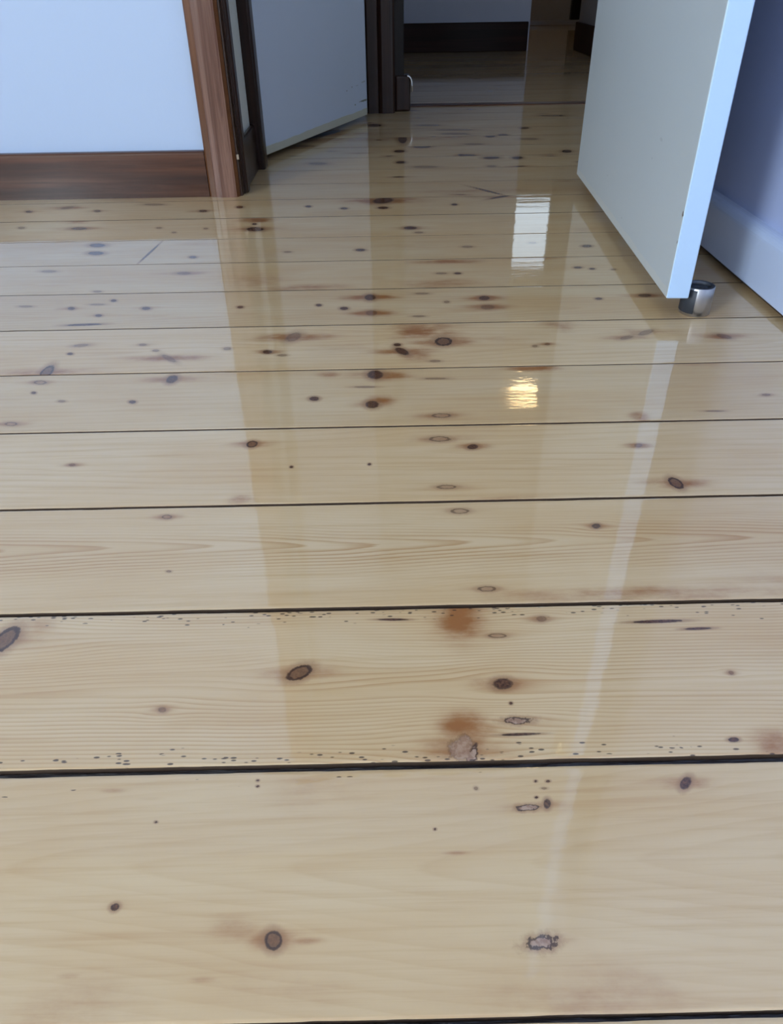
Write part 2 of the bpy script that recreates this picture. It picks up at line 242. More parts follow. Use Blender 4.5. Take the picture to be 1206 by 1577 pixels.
def door_paint(name, col, marks, low=None):
    """painted leaf; marks = (x, y, z, rx, rz, strength, colour) scuffs in the leaf's own frame"""
    N = NT(name); tc = N.n('ShaderNodeTexCoord'); sep = N.n('ShaderNodeSeparateXYZ'); N.t.links.new(tc.outputs['Object'], sep.inputs[0])
    big = N.noise(N.obj((3, 3, 1.5)), 1, 3); c = N.mix(N.math('MULTIPLY', big, 0.16), col, tuple(x*0.75 for x in col))
    wob = N.noise(N.obj(), 120, 3, 0.7)
    if low:
        z1, lc = low
        edge = N.math('ADD', sep.outputs[2], N.math('MULTIPLY', N.math('SUBTRACT', N.noise(N.obj((14, 14, 14)), 1, 4, 0.6), 0.5), 0.008))
        c = N.mix(N.smooth(edge, z1 + 0.0012, z1 - 0.0012, 0, 0.85), c, lc)
    for (x, z, rx, rz, st, mc) in marks:
        dx = N.math('DIVIDE', N.math('SUBTRACT', sep.outputs[0], x), rx); dz = N.math('DIVIDE', N.math('SUBTRACT', sep.outputs[2], z), rz)
        d = N.math('ADD', N.math('SQRT', N.math('ADD', N.math('MULTIPLY', dx, dx), N.math('MULTIPLY', dz, dz))), N.math('MULTIPLY', N.math('SUBTRACT', wob, 0.5), 2.0))
        c = N.mix(N.smooth(d, 1.0, 0.5, 0, st), c, mc)
    return N.set(Base_Color=c, Roughness=0.32, Normal=N.bump(N.noise(N.obj((60, 60, 12)), 1, 3), 0.06, 0.001))
green = (0.13, 0.14, 0.07); greyd = (0.12, 0.12, 0.13)
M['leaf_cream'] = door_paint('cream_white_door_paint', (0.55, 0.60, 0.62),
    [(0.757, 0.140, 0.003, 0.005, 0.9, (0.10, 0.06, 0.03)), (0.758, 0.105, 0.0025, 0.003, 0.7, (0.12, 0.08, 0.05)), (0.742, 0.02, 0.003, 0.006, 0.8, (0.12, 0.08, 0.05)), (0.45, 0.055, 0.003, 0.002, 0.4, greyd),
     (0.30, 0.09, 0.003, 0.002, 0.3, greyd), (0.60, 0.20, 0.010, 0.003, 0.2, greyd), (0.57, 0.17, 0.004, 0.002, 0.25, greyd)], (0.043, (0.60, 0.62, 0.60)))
M['leaf_hall'] = door_paint('white_hall_door_paint', (0.68, 0.77, 0.93),
    [(0.69, 0.058, 0.045, 0.0035, 0.85, green), (0.62, 0.055, 0.006, 0.003, 0.7, green), (0.60, 0.105, 0.006, 0.003, 0.45, greyd), (0.64, 0.105, 0.010, 0.002, 0.35, green),
     (0.69, 0.110, 0.018, 0.003, 0.4, green), (0.56, 0.10, 0.005, 0.0025, 0.55, greyd), (0.70, 0.012, 0.012, 0.004, 0.9, (0.03, 0.04, 0.10))], (0.034, (0.60, 0.58, 0.44)))

# ---- varnished pine, driven by mesh attributes (growth-ring field, knots, stains) written by the floor builder
def pine():
    N = NT('varnished_pine_boards')
    g = N.attr('grain').outputs['Fac']; kd = N.attr('knot_distance').outputs['Fac']
    kp = N.n('ShaderNodeSeparateColor'); N.t.links.new(N.attr('knot_kind').outputs['Color'], kp.inputs[0])
    bp = N.n('ShaderNodeSeparateColor'); N.t.links.new(N.attr('board').outputs['Color'], bp.inputs[0])   # tone, ring strength, pits
    st = N.attr('stain').outputs['Fac']
    tc = N.n('ShaderNodeTexCoord'); P = tc.outputs['Object']
    # broad tone
    blot = N.noise(N.obj((3.2, 11, 1)), 1, 4, 0.55, 0.3)
    streak = N.noise(N.obj((5, 170, 1)), 1, 4, 0.6); fine = N.noise(N.obj((16, 700, 1)), 1, 3, 0.6)
    base = N.mix(N.smooth(blot, 0.30, 0.72), PINE_LIGHT, PINE_MID)
    base = N.mix(N.math('MULTIPLY', N.smooth(streak, 0.45, 0.75), 0.35), base, PINE_TAN)
    base = N.mix(N.math('MULTIPLY', N.smooth(fine, 0.5, 0.8), 0.18), base, PINE_TAN)
    # growth rings
    fr = N.math('FRACT', N.math('ADD', g, N.math('MULTIPLY', N.math('SUBTRACT', fine, 0.5), 0.25)))
    ring = N.ramp(fr, [(0.0, 0.0), (0.45, 0.08), (0.80, 0.8), (0.90, 1.0), (1.0, 0.0)])
    fade = N.smooth(N.noise(N.obj((4, 22, 1)), 1, 3), 0.30, 0.66)
    base = N.mix(N.math('MULTIPLY', N.math('MULTIPLY', ring, bp.outputs[1]), N.math('ADD', 0.35, N.math('MULTIPLY', fade, 0.65))), base, PINE_RING)
    tone = N.mix(bp.outputs[0], (0.80, 0.76, 0.70), (1.12, 1.13, 1.16)); base = N.mix(1.0, base, tone, 'MULTIPLY')
    # brown resin stains, edges broken by streaks
    sm = N.math('ADD', st, N.math('MULTIPLY', N.math('SUBTRACT', streak, 0.5), N.math('MULTIPLY', st, 0.9)), clamp=True)
    sm2 = N.math('ADD', sm, N.math('MULTIPLY', N.math('SUBTRACT', N.noise(N.obj((22, 45, 1)), 1, 5, 0.65), 0.5), N.math('MULTIPLY', sm, 2.6)), clamp=True)
    base = N.mix(N.smooth(sm2, 0.0, 0.9), base, STAIN_COL)
    # knots
    wob = N.math('MULTIPLY', N.math('SUBTRACT', N.noise(P, 330, 3, 0.6), 0.5), 0.55)
    wob2 = N.math('MULTIPLY', N.math('MULTIPLY', N.math('SUBTRACT', N.noise(P, 130, 3, 0.7), 0.5), 2.4), kp.outputs[2])
    d = N.math('ADD', N.math('ADD', kd, wob), wob2)
    halo = N.math('MULTIPLY', N.smooth(d, 2.3, 0.9, 0, 0.7), N.math('MAXIMUM', kp.outputs[0], kp.outputs[1]))
    base = N.mix(halo, base, (0.30, 0.15, 0.07))
    kn = N.mix(N.smooth(N.noise(P, 500, 3), 0.35, 0.65), (0.060, 0.022, 0.010), (0.15, 0.060, 0.025))
    core = N.smooth(d, 1.08, 0.80)
    base = N.mix(N.math('MULTIPLY', core, kp.outputs[0]), base, kn)
    pale = N.mix(N.smooth(N.noise(P, 220, 3), 0.4, 0.6), (0.46, 0.30, 0.20), (0.32, 0.18, 0.11))
    base = N.mix(N.math('MULTIPLY', N.smooth(d, 1.0, 0.8), kp.outputs[2]), base, pale)
    rg = N.math('MULTIPLY', N.smooth(d, 1.22, 1.02), N.smooth(d, 0.68, 0.86))
    base = N.mix(N.math('MULTIPLY', rg, kp.outputs[1]), base, (0.050, 0.022, 0.012))
    # nail and worm pits along some board edges
    vo = N.n('ShaderNodeTexVoronoi', feature='F1'); N.put(vo.inputs['Vector'], N.obj((150, 420, 1))); vo.inputs['Scale'].default_value = 1.0
    sc = N.n('ShaderNodeSeparateColor'); N.t.links.new(vo.outputs['Color'], sc.inputs[0])
    pit = N.math('MULTIPLY', N.smooth(vo.outputs['Distance'], 0.36, 0.22), N.math('LESS_THAN', sc.outputs[0], N.math('MULTIPLY', bp.outputs[2], N.smooth(N.noise(N.obj((14, 90, 1)), 1, 2), 0.32, 0.60))))
    sl = N.noise(N.obj((45, 1300, 1)), 1, 3, 0.6)
    pit = N.math('MAXIMUM', pit, N.math('MULTIPLY', N.smooth(sl, 0.70, 0.73), N.smooth(bp.outputs[2], 0.25, 0.6)))
    base = N.mix(N.math('MULTIPLY', pit, 0.85), base, (0.035, 0.017, 0.009))
    # lacquer: slow waves plus slight grain telegraphing
    b1 = N.bump(N.noise(N.obj((3.0, 16, 1)), 1, 2), 0.10, 0.004)
    b2 = N.bump(N.noise(N.obj((55, 150, 1)), 1, 2, 0.5), 0.10, 0.0005, b1)
    b3 = N.bump(N.math('SUBTRACT', 1.0, N.math('ADD', pit, N.math('MULTIPLY', core, N.math('MAXIMUM', kp.outputs[0], kp.outputs[1])))), 0.25, 0.0005, b1)
    N.b.inputs['Coat IOR'].default_value = COAT_IOR
    return N.set(Base_Color=base, Roughness=0.5, Specular_IOR_Level=0.2, Coat_Weight=1.0, Coat_Roughness=0.03, Normal=b3, Coat_Normal=b2)
PINE_LIGHT = (0.71, 0.53, 0.305); PINE_MID = (0.655, 0.445, 0.22); PINE_TAN = (0.52, 0.30, 0.12); PINE_RING = (0.46, 0.235, 0.075); STAIN_COL = (0.34, 0.13, 0.035); COAT_IOR = 1.78
M['pine'] = pine()
def gapmat():
    N = NT('gap_varnish'); P = N.obj((60, 240, 1)); n = N.noise(P, 1, 3, 0.6)
    return N.set(Base_Color=N.mix(n, (0.010, 0.008, 0.010), (0.030, 0.022, 0.020)), Roughness=0.3, Coat_Weight=1.0, Coat_Roughness=0.05, Coat_Normal=N.bump(N.noise(N.obj((30, 300, 1)), 1, 3), 1.0, 0.004))
M['gap'] = gapmat()
def sidemat():
    N = NT('board_edge_wood'); return N.set(Base_Color=N.mix(N.noise(N.obj((20, 200, 200)), 1, 3), (0.05, 0.03, 0.02), (0.10, 0.06, 0.035)), Roughness=0.6)
M['edge'] = sidemat()

# ------------------------------------------------------------------ floor: real boards with real gaps, one mesh
EDGES = [0.1436, 0.2831, 0.4250, 0.5657, 0.7079, 0.8516, 0.9944, 1.1356, 1.2753, 1.4148, 1.5568]
while EDGES[0] > -2.5: EDGES.insert(0, EDGES[0] - 0.1412)
while EDGES[-1] < 7.5: EDGES.append(EDGES[-1] + 0.1412)
GAPW = {0.1436: 0.0030, 0.2831: 0.0054, 0.4250: 0.0036, 0.5657: 0.0030, 0.7079: 0.0030, 0.8516: 0.0022, 0.9944: 0.0022}
KIND = {'d': (1.0, 0.6, 0.0, 0), 'b': (0.50, 0.20, 0.0, 0), 'r': (0.65, 0.9, 0.0, 0), 'o': (0.0, 0.60, 0.12, 0), 'f': (0.0, 0.85, 1.0, 0), 'p': (0.0, 0.30, 0.75, 0), 'c': (1.0, 0.9, 0.0, 0)}

def wav(x, seed, f, n=4):
    r = np.random.default_rng(seed); o = 0
    for k in range(n): o = o + math.pow(0.6, k)*np.sin(x*f*(1.7**k) + r.uniform(0, 6.28))
    return o / 2.2
def build_floor():
    VX, FQ, MI = [], [], []; A = dict(grain=[], kd=[], kk=[], bd=[], st=[]); base = 0
    extra = []
    for _ in range(330):                                     # the small scattered knots of the far hall boards and of the unseen near ones
        y = rng.uniform(1.6, 7.4) if rng.random() < 0.8 else rng.uniform(-2.4, 0.1); x = rng.uniform(-2.3, 1.3) if y < 1.7 or y > 2.9 else rng.uniform(-0.3, 1.3)
        extra.append((x, y, rng.uniform(0.006, 0.02), rng.uniform(0.003, 0.006), rng.normal()*0.15, 'd' if rng.random() < .5 else 'b', rng.choice([0, 0.6, 1.0])))
    for _ in range(170):                                     # knots of the boards to either side of the picture
        y = rng.uniform(0.05, 1.7); hw = (y*0.809 + 0.235)*0.56; x = -rng.uniform(hw + 0.02, hw + 0.58) if rng.random() < 0.75 else hw + 0.02 + rng.random()*0.4
        if x < 0.55: extra.append((x, y, rng.uniform(0.004, 0.010), rng.uniform(0.003, 0.006), rng.normal()*0.2, 'd' if rng.random() < .5 else 'b', rng.choice([0, 0.6, 1.0])))
    KN = KNOTS + extra
    for bi, (ya, yb) in enumerate(zip(EDGES, EDGES[1:])):
        ga = GAPW.get(round(ya, 4), 0.0020)/2; gb = GAPW.get(round(yb, 4), 0.0020)/2
        ym = (ya+yb)/2; r = np.random.default_rng(1000+bi)
        xl, xr = (-2.45, 0.58) if ym < 1.80 else ((-0.34, 1.55) if ym < 2.83 else (-1.6, 2.0))
        if ym > 0:
            zc = ym*0.809 + 0.235; hw = zc*0.56; sx = max(0.0011, 0.0021*ym); sy = max(0.0011, 0.0026*ym)
            if ym > 1.75: hw = 0.30*ym + 0.05; sx = 0.006; sy = 0.010
            fx0, fx1 = max(xl, -hw if ym < 1.75 else -0.34), min(xr, hw if ym < 1.75 else 0.26*ym)
        else: fx0, fx1, sx, sy = -0.3, 0.3, 0.03, 0.02
        xs = np.concatenate([np.arange(xl, fx0, 0.03), np.arange(max(xl, fx0-0.6), fx0, 2.5*sx), np.arange(fx0, fx1, sx), np.arange(fx1, min(xr, fx1+0.6), 2.5*sx), np.arange(fx1, xr, 0.03), [xl, xr]]); xs = np.unique(np.round(xs, 6))
        t = np.linspace(0, 1, int((yb-ya)/sy) + 2); e = np.array([0.0007, 0.0015, 0.0025])/(yb-ya); t = np.unique(np.concatenate([t, e, 1-e])); ny = len(t)
        X, T = np.meshgrid(xs, t)
        chip = 0.0004*np.maximum(0, wav(X, bi, 60, 6)) + 0.0003*wav(X, bi+9, 5)
        Y = (ya+ga) + T*(yb-gb-ya-ga) + chip*(T < 0.001) - chip*(T > 0.999)
        v = (T-0.5)*(1 if ym < 1.5 else 0.3)
        lip = np.minimum(T, 1-T)*(yb-ya)
        Z = -0.00008*(2*v)**2*r.uniform(-1, 2) + 0.00010*v*r.normal() - (0.0003 if ym < 1.0 else (0.0001 if ym < 1.5 else 0))*np.exp(-(lip/0.0009)**2)
        # knots
        kd = np.full(X.shape, 6.0); kk = np.zeros(X.shape + (4,)); st = np.zeros(X.shape); psi = Y.copy()
        for (kx, ky, rx, ry, an, kind, ha) in KN:
            if not (ya - 0.02 < ky < yb + 0.02): continue
            sh = 0.86 if kind in 'db' and rx < 0.02 else 1.0; rx *= sh; ry *= sh; c, s = math.cos(an), math.sin(an); dx, dy = X-kx, Y-ky; u, w2 = (dx*c+dy*s)/rx, (-dx*s+dy*c)/ry
            if ya <= ky <= yb:
                dd = np.sqrt(u*u + w2*w2); mk = dd < kd; kd[mk] = dd[mk]; kk[mk] = KIND[kind]
                if ha:
                    R = max(rx, ry)
                    st = np.maximum(st, 0.75*ha*np.exp(-((dx/(3.4*R))**2 + (dy/(0.9*ry+0.3*rx+0.001))**2)))
                    psi -= dy*0.75*np.exp(-((dx/(6*R))**2 + (dy/(2.6*min(rx, ry*1.5)))**2))
        for (sx_, sy_, ra, rb, sv) in STAINS:
            if ya <= sy_ <= yb:
                wob = 1 + 0.25*wav(X*1.0 + Y*2, int(abs(sx_)*1000), 60)
                q = ((X-sx_)/ra)**2 + ((Y-sy_)/rb)**2
                st = np.maximum(st, sv*np.exp(-(q*wob)**1.1))
        # growth rings
        cy = ya + (yb-ya)*r.uniform(0.25, 0.75); per = r.uniform(0.10, 0.3); slope = r.uniform(14, 30); dirn = r.choice([-1, 1]); amp = r.uniform(0.12, 0.30); tone = r.uniform(0.40, 0.85); x0 = 0
        pit = np.zeros(X.shape)
        if abs(ya-0.4250) < 1e-3: cy, per, slope, dirn, amp, tone = 0.503, 0.078, 20, 1, 0.95, 0.62
        elif abs(ya-0.2831) < 1e-3:
            cy, per, slope, dirn, amp, tone = 0.344, 0.30, 95, -1, 0.60, 0.66
            pit = 0.95*np.exp(-((Y-ya)/0.011)**2) + 0.95*np.exp(-((Y-yb)/0.010)**2)
        elif abs(ya-0.1436) < 1e-3:
            cy, per, slope, dirn, amp, tone = 0.221, 0.07, 9, -1, 0.17, 0.56; pit = 0.10*np.exp(-((Y-yb)/0.010)**2)*(X < 0.12)
        elif abs(ya-0.5657) < 1e-3: cy, per, slope, dirn, amp, tone = 0.66, 0.25, 24, -1, 0.22, 0.70
        vv = psi - cy - 0.004*wav(X, bi+50, 4) - 0.0015*wav(X, bi+77, 17)
        G = (dirn*X + slope*(np.sqrt(vv**2 + 0.009**2)-0.009))/per + 0.22*wav(X + 3*Y, bi+31, 14)
        n = X.size; nx = len(xs)
        VX.append(np.stack([X, Y, Z], -1).reshape(-1, 3))
        A['grain'].append(G.ravel()); A['kd'].append(kd.ravel()); A['kk'].append(kk.reshape(-1, 4)); A['st'].append(st.ravel())
        bd = np.zeros((n, 4)); bd[:, 0] = tone; bd[:, 1] = amp if abs(ya-0.4250) > 1e-3 else (0.12 + (amp-0.12)*np.exp(-((Y-0.499)/0.030)**4)).ravel(); bd[:, 2] = pit.ravel(); A['bd'].append(bd)
        idx = np.arange(n).reshape(ny, nx) + base
        q = np.stack([idx[:-1, :-1], idx[:-1, 1:], idx[1:, 1:], idx[1:, :-1]], -1).reshape(-1, 4); FQ.append(q); MI.append(np.zeros(len(q), int)); base += n
        # board edges going down into the gap
        for row, sgn in ((0, 1), (-1, -1)):
            top = np.stack([X[row], Y[row], Z[row]], -1); bot = top.copy(); bot[:, 2] = -0.014
            VX.append(np.concatenate([top, bot])); i = np.arange(nx) + base; j = i + nx
            q = np.stack([j[:-1], j[1:], i[1:], i[:-1]], -1); q = q if sgn > 0 else q[:, ::-1]
            FQ.append(q); MI.append(np.ones(len(q), int)); base += 2*nx
            for k, z in (('grain', 0), ('kd', 6), ('st', 0)): A[k].append(np.full(2*nx, float(z)))
            A['kk'].append(np.zeros((2*nx, 4))); A['bd'].append(np.zeros((2*nx, 4)))
    # varnish-filled bed under the gaps
    for (x0, x1, y0, y1) in ((-2.45, 0.58, -2.5, 1.80), (-1.6, 2.0, 1.80, 7.5)):
        for (z) in (-0.0045,):
            VX.append(np.array([(x0, y0, z), (x1, y0, z), (x1, y1, z), (x0, y1, z)])); FQ.append(np.array([[0, 1, 2, 3]]) + base); MI.append(np.full(1, 2)); base += 4
            for k, zz in (('grain', 0), ('kd', 6), ('st', 0)): A[k].append(np.full(4, float(zz)))
            A['kk'].append(np.zeros((4, 4))); A['bd'].append(np.zeros((4, 4)))
    V = np.concatenate(VX); F = np.concatenate(FQ).astype(np.int32); mi = np.concatenate(MI).astype(np.int32)
    me = bpy.data.meshes.new('floor'); me.vertices.add(len(V)); me.vertices.foreach_set('co', V.astype(np.float32).ravel())
    me.loops.add(F.size); me.loops.foreach_set('vertex_index', F.ravel()); me.polygons.add(len(F))
    me.polygons.foreach_set('loop_start', np.arange(0, F.size, 4, dtype=np.int32)); me.polygons.foreach_set('loop_total', np.full(len(F), 4, np.int32))
    me.polygons.foreach_set('material_index', mi); me.polygons.foreach_set('use_smooth', (mi == 0))
    for nm, k, tp in (('grain', 'grain', 'FLOAT'), ('knot_distance', 'kd', 'FLOAT'), ('stain', 'st', 'FLOAT'), ('knot_kind', 'kk', 'FLOAT_COLOR'), ('board', 'bd', 'FLOAT_COLOR')):
        at = me.attributes.new(nm, tp, 'POINT'); at.data.foreach_set('value' if tp == 'FLOAT' else 'color', np.concatenate(A[k]).astype(np.float32).ravel())
    me.update(); me.validate()
    print('floor verts', len(V))
    return link('floor', me, [M['pine'], M['edge'], M['gap']])
floor = build_floor()
tag(floor, 'knotty pine floorboards under wet-looking clear varnish, dark gaps between them', 'floor', kind='structure')

# ------------------------------------------------------------------ room shell
H = 2.7
def S(name, bm, mats, label, cat, parent=None, smooth=False):
    o = obj(name, bm, mats, parent, smooth)
    if parent is None: tag(o, label, cat, kind='structure')
    return o
def wall_with_hole(axis, a0, a1, t0, t1, h0, h1, z0, z1, zb=0.0):
    """wall spanning a0..a1, thickness t0..t1, with an opening h0..h1 x z0..z1"""
    bm = bmesh.new()
    def bx(p0, p1, q0, q1):
        if p1-p0 < 1e-6 or q1-q0 < 1e-6: return
        if axis == 'x': box(bm, p0, p1, t0, t1, q0, q1)
        else: box(bm, t0, t1, p0, p1, q0, q1)
    bx(a0, h0, zb, H); bx(h1, a1, zb, H); bx(h0, h1, zb, z0); bx(h0, h1, z1, H)
    return bm
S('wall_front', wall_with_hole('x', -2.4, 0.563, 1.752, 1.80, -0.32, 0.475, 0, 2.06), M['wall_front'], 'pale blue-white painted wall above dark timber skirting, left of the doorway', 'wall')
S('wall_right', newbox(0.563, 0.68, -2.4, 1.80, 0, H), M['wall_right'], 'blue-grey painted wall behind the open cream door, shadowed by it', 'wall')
S('wall_left', wall_with_hole('y', -2.4, 1.80, -2.5, -2.4, -1.77, -1.38, 0.5, 2.3), M['wall_plain'], 'plain wall with a window on the left of the near room', 'wall')
S('wall_back', newbox(-2.5, 0.68, -2.5, -2.4, 0, H), M['wall_plain'], 'plain wall behind the viewer', 'wall')
S('ceiling', newbox(-2.5, 2.2, -2.5, 7.6, H, H+0.08), M['ceiling'], 'plain white ceiling over room and hall', 'ceiling')
# hall
S('wall_hall_left', wall_with_hole('y', 1.80, 2.87, -0.40, -0.312, 2.06, 2.82, 0, 2.05), M['wall_strip'], 'narrow pale wall strip between the two dark doorway frames at left', 'wall')
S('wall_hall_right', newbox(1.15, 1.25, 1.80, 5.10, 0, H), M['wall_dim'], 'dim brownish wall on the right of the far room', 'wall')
S('wall_hall_end', newbox(-1.6, 0.045, 2.87, 2.93, 0, H), M['wall_front'], 'wall end closing the hall behind the dark post', 'wall')
S('wall_side_room', newbox(-1.7, -1.6, 1.80, 7.5, 0, H), M['wall_plain'], 'outer wall of the rooms beyond on the left', 'wall')
S('wall_far', newbox(-1.6, 0.865, 5.075, 5.18, 0, H), M['wall_far'], 'bluish grey wall at the end of the far room above dark skirting', 'wall')
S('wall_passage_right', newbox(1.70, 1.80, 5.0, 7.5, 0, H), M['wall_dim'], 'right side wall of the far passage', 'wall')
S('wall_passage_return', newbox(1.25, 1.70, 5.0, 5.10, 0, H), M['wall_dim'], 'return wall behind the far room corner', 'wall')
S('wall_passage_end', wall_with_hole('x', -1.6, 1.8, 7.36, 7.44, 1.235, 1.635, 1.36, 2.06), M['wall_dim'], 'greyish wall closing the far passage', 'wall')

# windows (both lie outside or at the edge of the picture, the far one shows as a white reflection on the varnish)
def window(name, axis, c0, c1, t, z0, z1, label, face):
    w_ = empty(name, ((c0+c1)/2, t, z0) if axis == 'x' else (t, (c0+c1)/2, z0)); tag(w_, label, 'window', kind='structure')
    hw = (c1-c0)/2; f = 0.03; bm = bmesh.new(); dz = z1-z0
    def b(a0, a1, q0, q1, d=0.03):
        if axis == 'x': box(bm, a0, a1, -d, d, q0, q1)
        else: box(bm, -d, d, a0, a1, q0, q1)
    b(-hw, hw, 0, f); b(-hw, hw, dz-f, dz); b(-hw, -hw+f, f, dz-f); b(hw-f, hw, f, dz-f)
    if dz > 1: b(-hw+f, hw-f, dz/2-0.02, dz/2+0.02, 0.02)
    obj('window_frame', bm, M['skirt_white'], w_)
    g = bmesh.new()
    if axis == 'x': box(g, -hw+f, hw-f, -0.003, 0.003, f, dz-f)
    else: box(g, -0.003, 0.003, -hw+f, hw-f, f, dz-f)
    obj('pane', g, M['glass'], w_)
N = NT('window_glass'); tr = N.n('ShaderNodeBsdfTransparent'); gl = N.n('ShaderNodeBsdfGlossy'); gl.inputs['Roughness'].default_value = 0.02
mx = N.n('ShaderNodeMixShader'); mx.inputs[0].default_value = 0.06; N.t.links.new(tr.outputs[0], mx.inputs[1]); N.t.links.new(gl.outputs[0], mx.inputs[2])
N.t.links.new(mx.outputs[0], N.t.nodes['Material Output'].inputs[0]); M['glass'] = N.m
window('window_1', 'y', -1.77, -1.38, -2.45, 0.5, 2.3, 'sash window in the left wall of the near room', 1)
window('window_2', 'x', 1.235, 1.635, 7.40, 1.36, 2.06, 'small bright window at the far end of the passage', 1)

# ------------------------------------------------------------------ skirtings and door frames
def skirt_prof(th, hh, r):
    """outline (depth, height): flat face, rounded top edge"""
    pts = [(0, 0), (th, 0)]
    for k in range(7):
        a = k/6*math.pi/2; pts.append((th - r + r*math.cos(a), hh - r + r*math.sin(a)))
    pts.append((0, hh)); return pts
# front left skirting: face at y=1.735
pf = [(1.752 - d, z) for d, z in skirt_prof(0.018, 0.091, 0.005)]
S('baseboard_front_left', prism(pf, -2.4, -0.374, 'x'), M['trim_x'], 'dark reddish brown timber skirting below the pale wall at left', 'skirting board')
pr = [(0.563 - d, z + 0.010) for d, z in skirt_prof(0.020, 0.080, 0.014)]
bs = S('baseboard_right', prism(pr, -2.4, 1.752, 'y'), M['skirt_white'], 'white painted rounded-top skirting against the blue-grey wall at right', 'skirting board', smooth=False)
bm = newbox(0.554, 0.563, -2.4, 1.752, 0.0, 0.010); obj('shadow_gap_strip', bm, M['edge'], bs)  # dark strip painting in the shade of the gap below the skirting
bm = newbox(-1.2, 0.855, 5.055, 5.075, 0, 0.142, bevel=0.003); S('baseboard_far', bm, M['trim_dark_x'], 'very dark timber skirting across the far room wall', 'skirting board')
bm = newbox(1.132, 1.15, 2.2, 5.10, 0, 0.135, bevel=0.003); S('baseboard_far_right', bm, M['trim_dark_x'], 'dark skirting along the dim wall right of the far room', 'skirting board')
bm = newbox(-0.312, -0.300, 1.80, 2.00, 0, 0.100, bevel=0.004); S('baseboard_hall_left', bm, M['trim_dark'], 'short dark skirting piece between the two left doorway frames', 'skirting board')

# frame of the near doorway, left side: architrave (worn face, bevelled edge) + rebated jamb
f1 = empty('trim_1', (-0.335, 1.752, 0)); tag(f1, 'worn reddish brown architrave and jamb at the left of the near doorway', 'door frame', kind='structure')
def local(bm, o):
    bmesh.ops.translate(bm, verts=bm.verts, vec=-Vector(o)); return bm
o1 = (-0.335, 1.752, 0)
arch = [(-0.3725, 1.752), (-0.3725, 1.734), (-0.369, 1.7305), (-0.3585, 1.7285), (-0.3565, 1.7265), (-0.345, 1.7255), (-0.318, 1.7255), (-0.3135, 1.7275), (-0.3075, 1.735), (-0.3065, 1.742), (-0.3065, 1.752)]
bm = local(prism(arch, 0, 2.13, 'z'), o1)
for f in bm.faces:
    c = f.calc_center_median() + Vector(o1)
    f.material_index = 1 if (-0.358 < c.x < -0.312 and c.y < 1.728 and abs(f.normal.z) < .5) else 0
obj('architrave', bm, [M['trim_z'], M['trim_worn']], f1)
jamb = [(-0.320, 1.738), (-0.3035, 1.738), (-0.3025, 1.742), (-0.3025, 1.758), (-0.300, 1.760), (-0.300, 1.764), (-0.2965, 1.766), (-0.2945, 1.770), (-0.2945, 1.794), (-0.2965, 1.798), (-0.302, 1.802), (-0.320, 1.802)]
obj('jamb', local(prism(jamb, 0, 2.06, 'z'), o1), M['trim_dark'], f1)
# strike-level wear patch: a pale chip in the jamb edge
obj('wear_chip', local(newbox(-0.3065, -0.3010, 1.7372, 1.7400, 0.073, 0.083, bevel=0.001), o1), M['chip'] if 'chip' in M else M['leaf_cream'], f1)
f2 = empty('trim_2', (0.47, 1.752, 0)); tag(f2, 'jamb and architrave on the hinge side behind the open cream door', 'door frame', kind='structure')
o2 = (0.47, 1.752, 0)
obj('jamb', local(newbox(0.462, 0.480, 1.752, 1.802, 0, 2.06, bevel=0.002), o2), M['trim_z'], f2)
obj('architrave', local(newbox(0.468, 0.540, 1.734, 1.752, 0.09, 2.13, bevel=0.003), o2), M['trim_z'], f2)
f3 = obj('trim_3', newbox(-0.3725, 0.540, 1.730, 1.752, 2.062, 2.135, bevel=0.003), M['trim_z']); tag(f3, 'head architrave over the near doorway', 'door frame', kind='structure')
# side doorway of the hall
f4 = empty('trim_4', (-0.30, 2.03, 0)); tag(f4, 'narrow dark architrave just behind the near frame, where the white hall door hangs', 'door frame', kind='structure')
o4 = (-0.30, 2.03, 0)
ar = [(-0.312, 2.000), (-0.290, 2.000), (-0.287, 2.003), (-0.285, 2.010), (-0.285, 2.052), (-0.288, 2.058), (-0.312, 2.058)]
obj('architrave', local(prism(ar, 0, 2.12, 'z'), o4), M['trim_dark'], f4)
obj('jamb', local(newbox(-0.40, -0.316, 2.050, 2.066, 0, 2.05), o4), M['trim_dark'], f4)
# post at the end of the hall
f5 = empty('trim_5', (0.0, 2.86, 0)); tag(f5, 'dark moulded post beside the free end of the white hall door', 'door frame', kind='structure')
o5 = (0.0, 2.86, 0)
po = [(-0.041, 2.870), (-0.041, 2.852), (-0.036, 2.848), (-0.004, 2.848), (-0.001, 2.853), (0.002, 2.849), (0.010, 2.845), (0.040, 2.845), (0.046, 2.847), (0.0515, 2.853), (0.0515, 2.935), (-0.041, 2.935)]
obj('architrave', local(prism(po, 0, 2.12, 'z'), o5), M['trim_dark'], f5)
obj('jamb', local(newbox(0.046, 0.0835, 2.885, 2.945, 0, 2.12, bevel=0.002), o5), M['black_wood'] if 'black_wood' in M else M['trim_dark'], f5)
obj('skirting_block', local(newbox(0.053, 0.105, 2.880, 2.945, 0, 0.108, bevel=0.007, seg=3), o5), M['trim_dark'], f5)
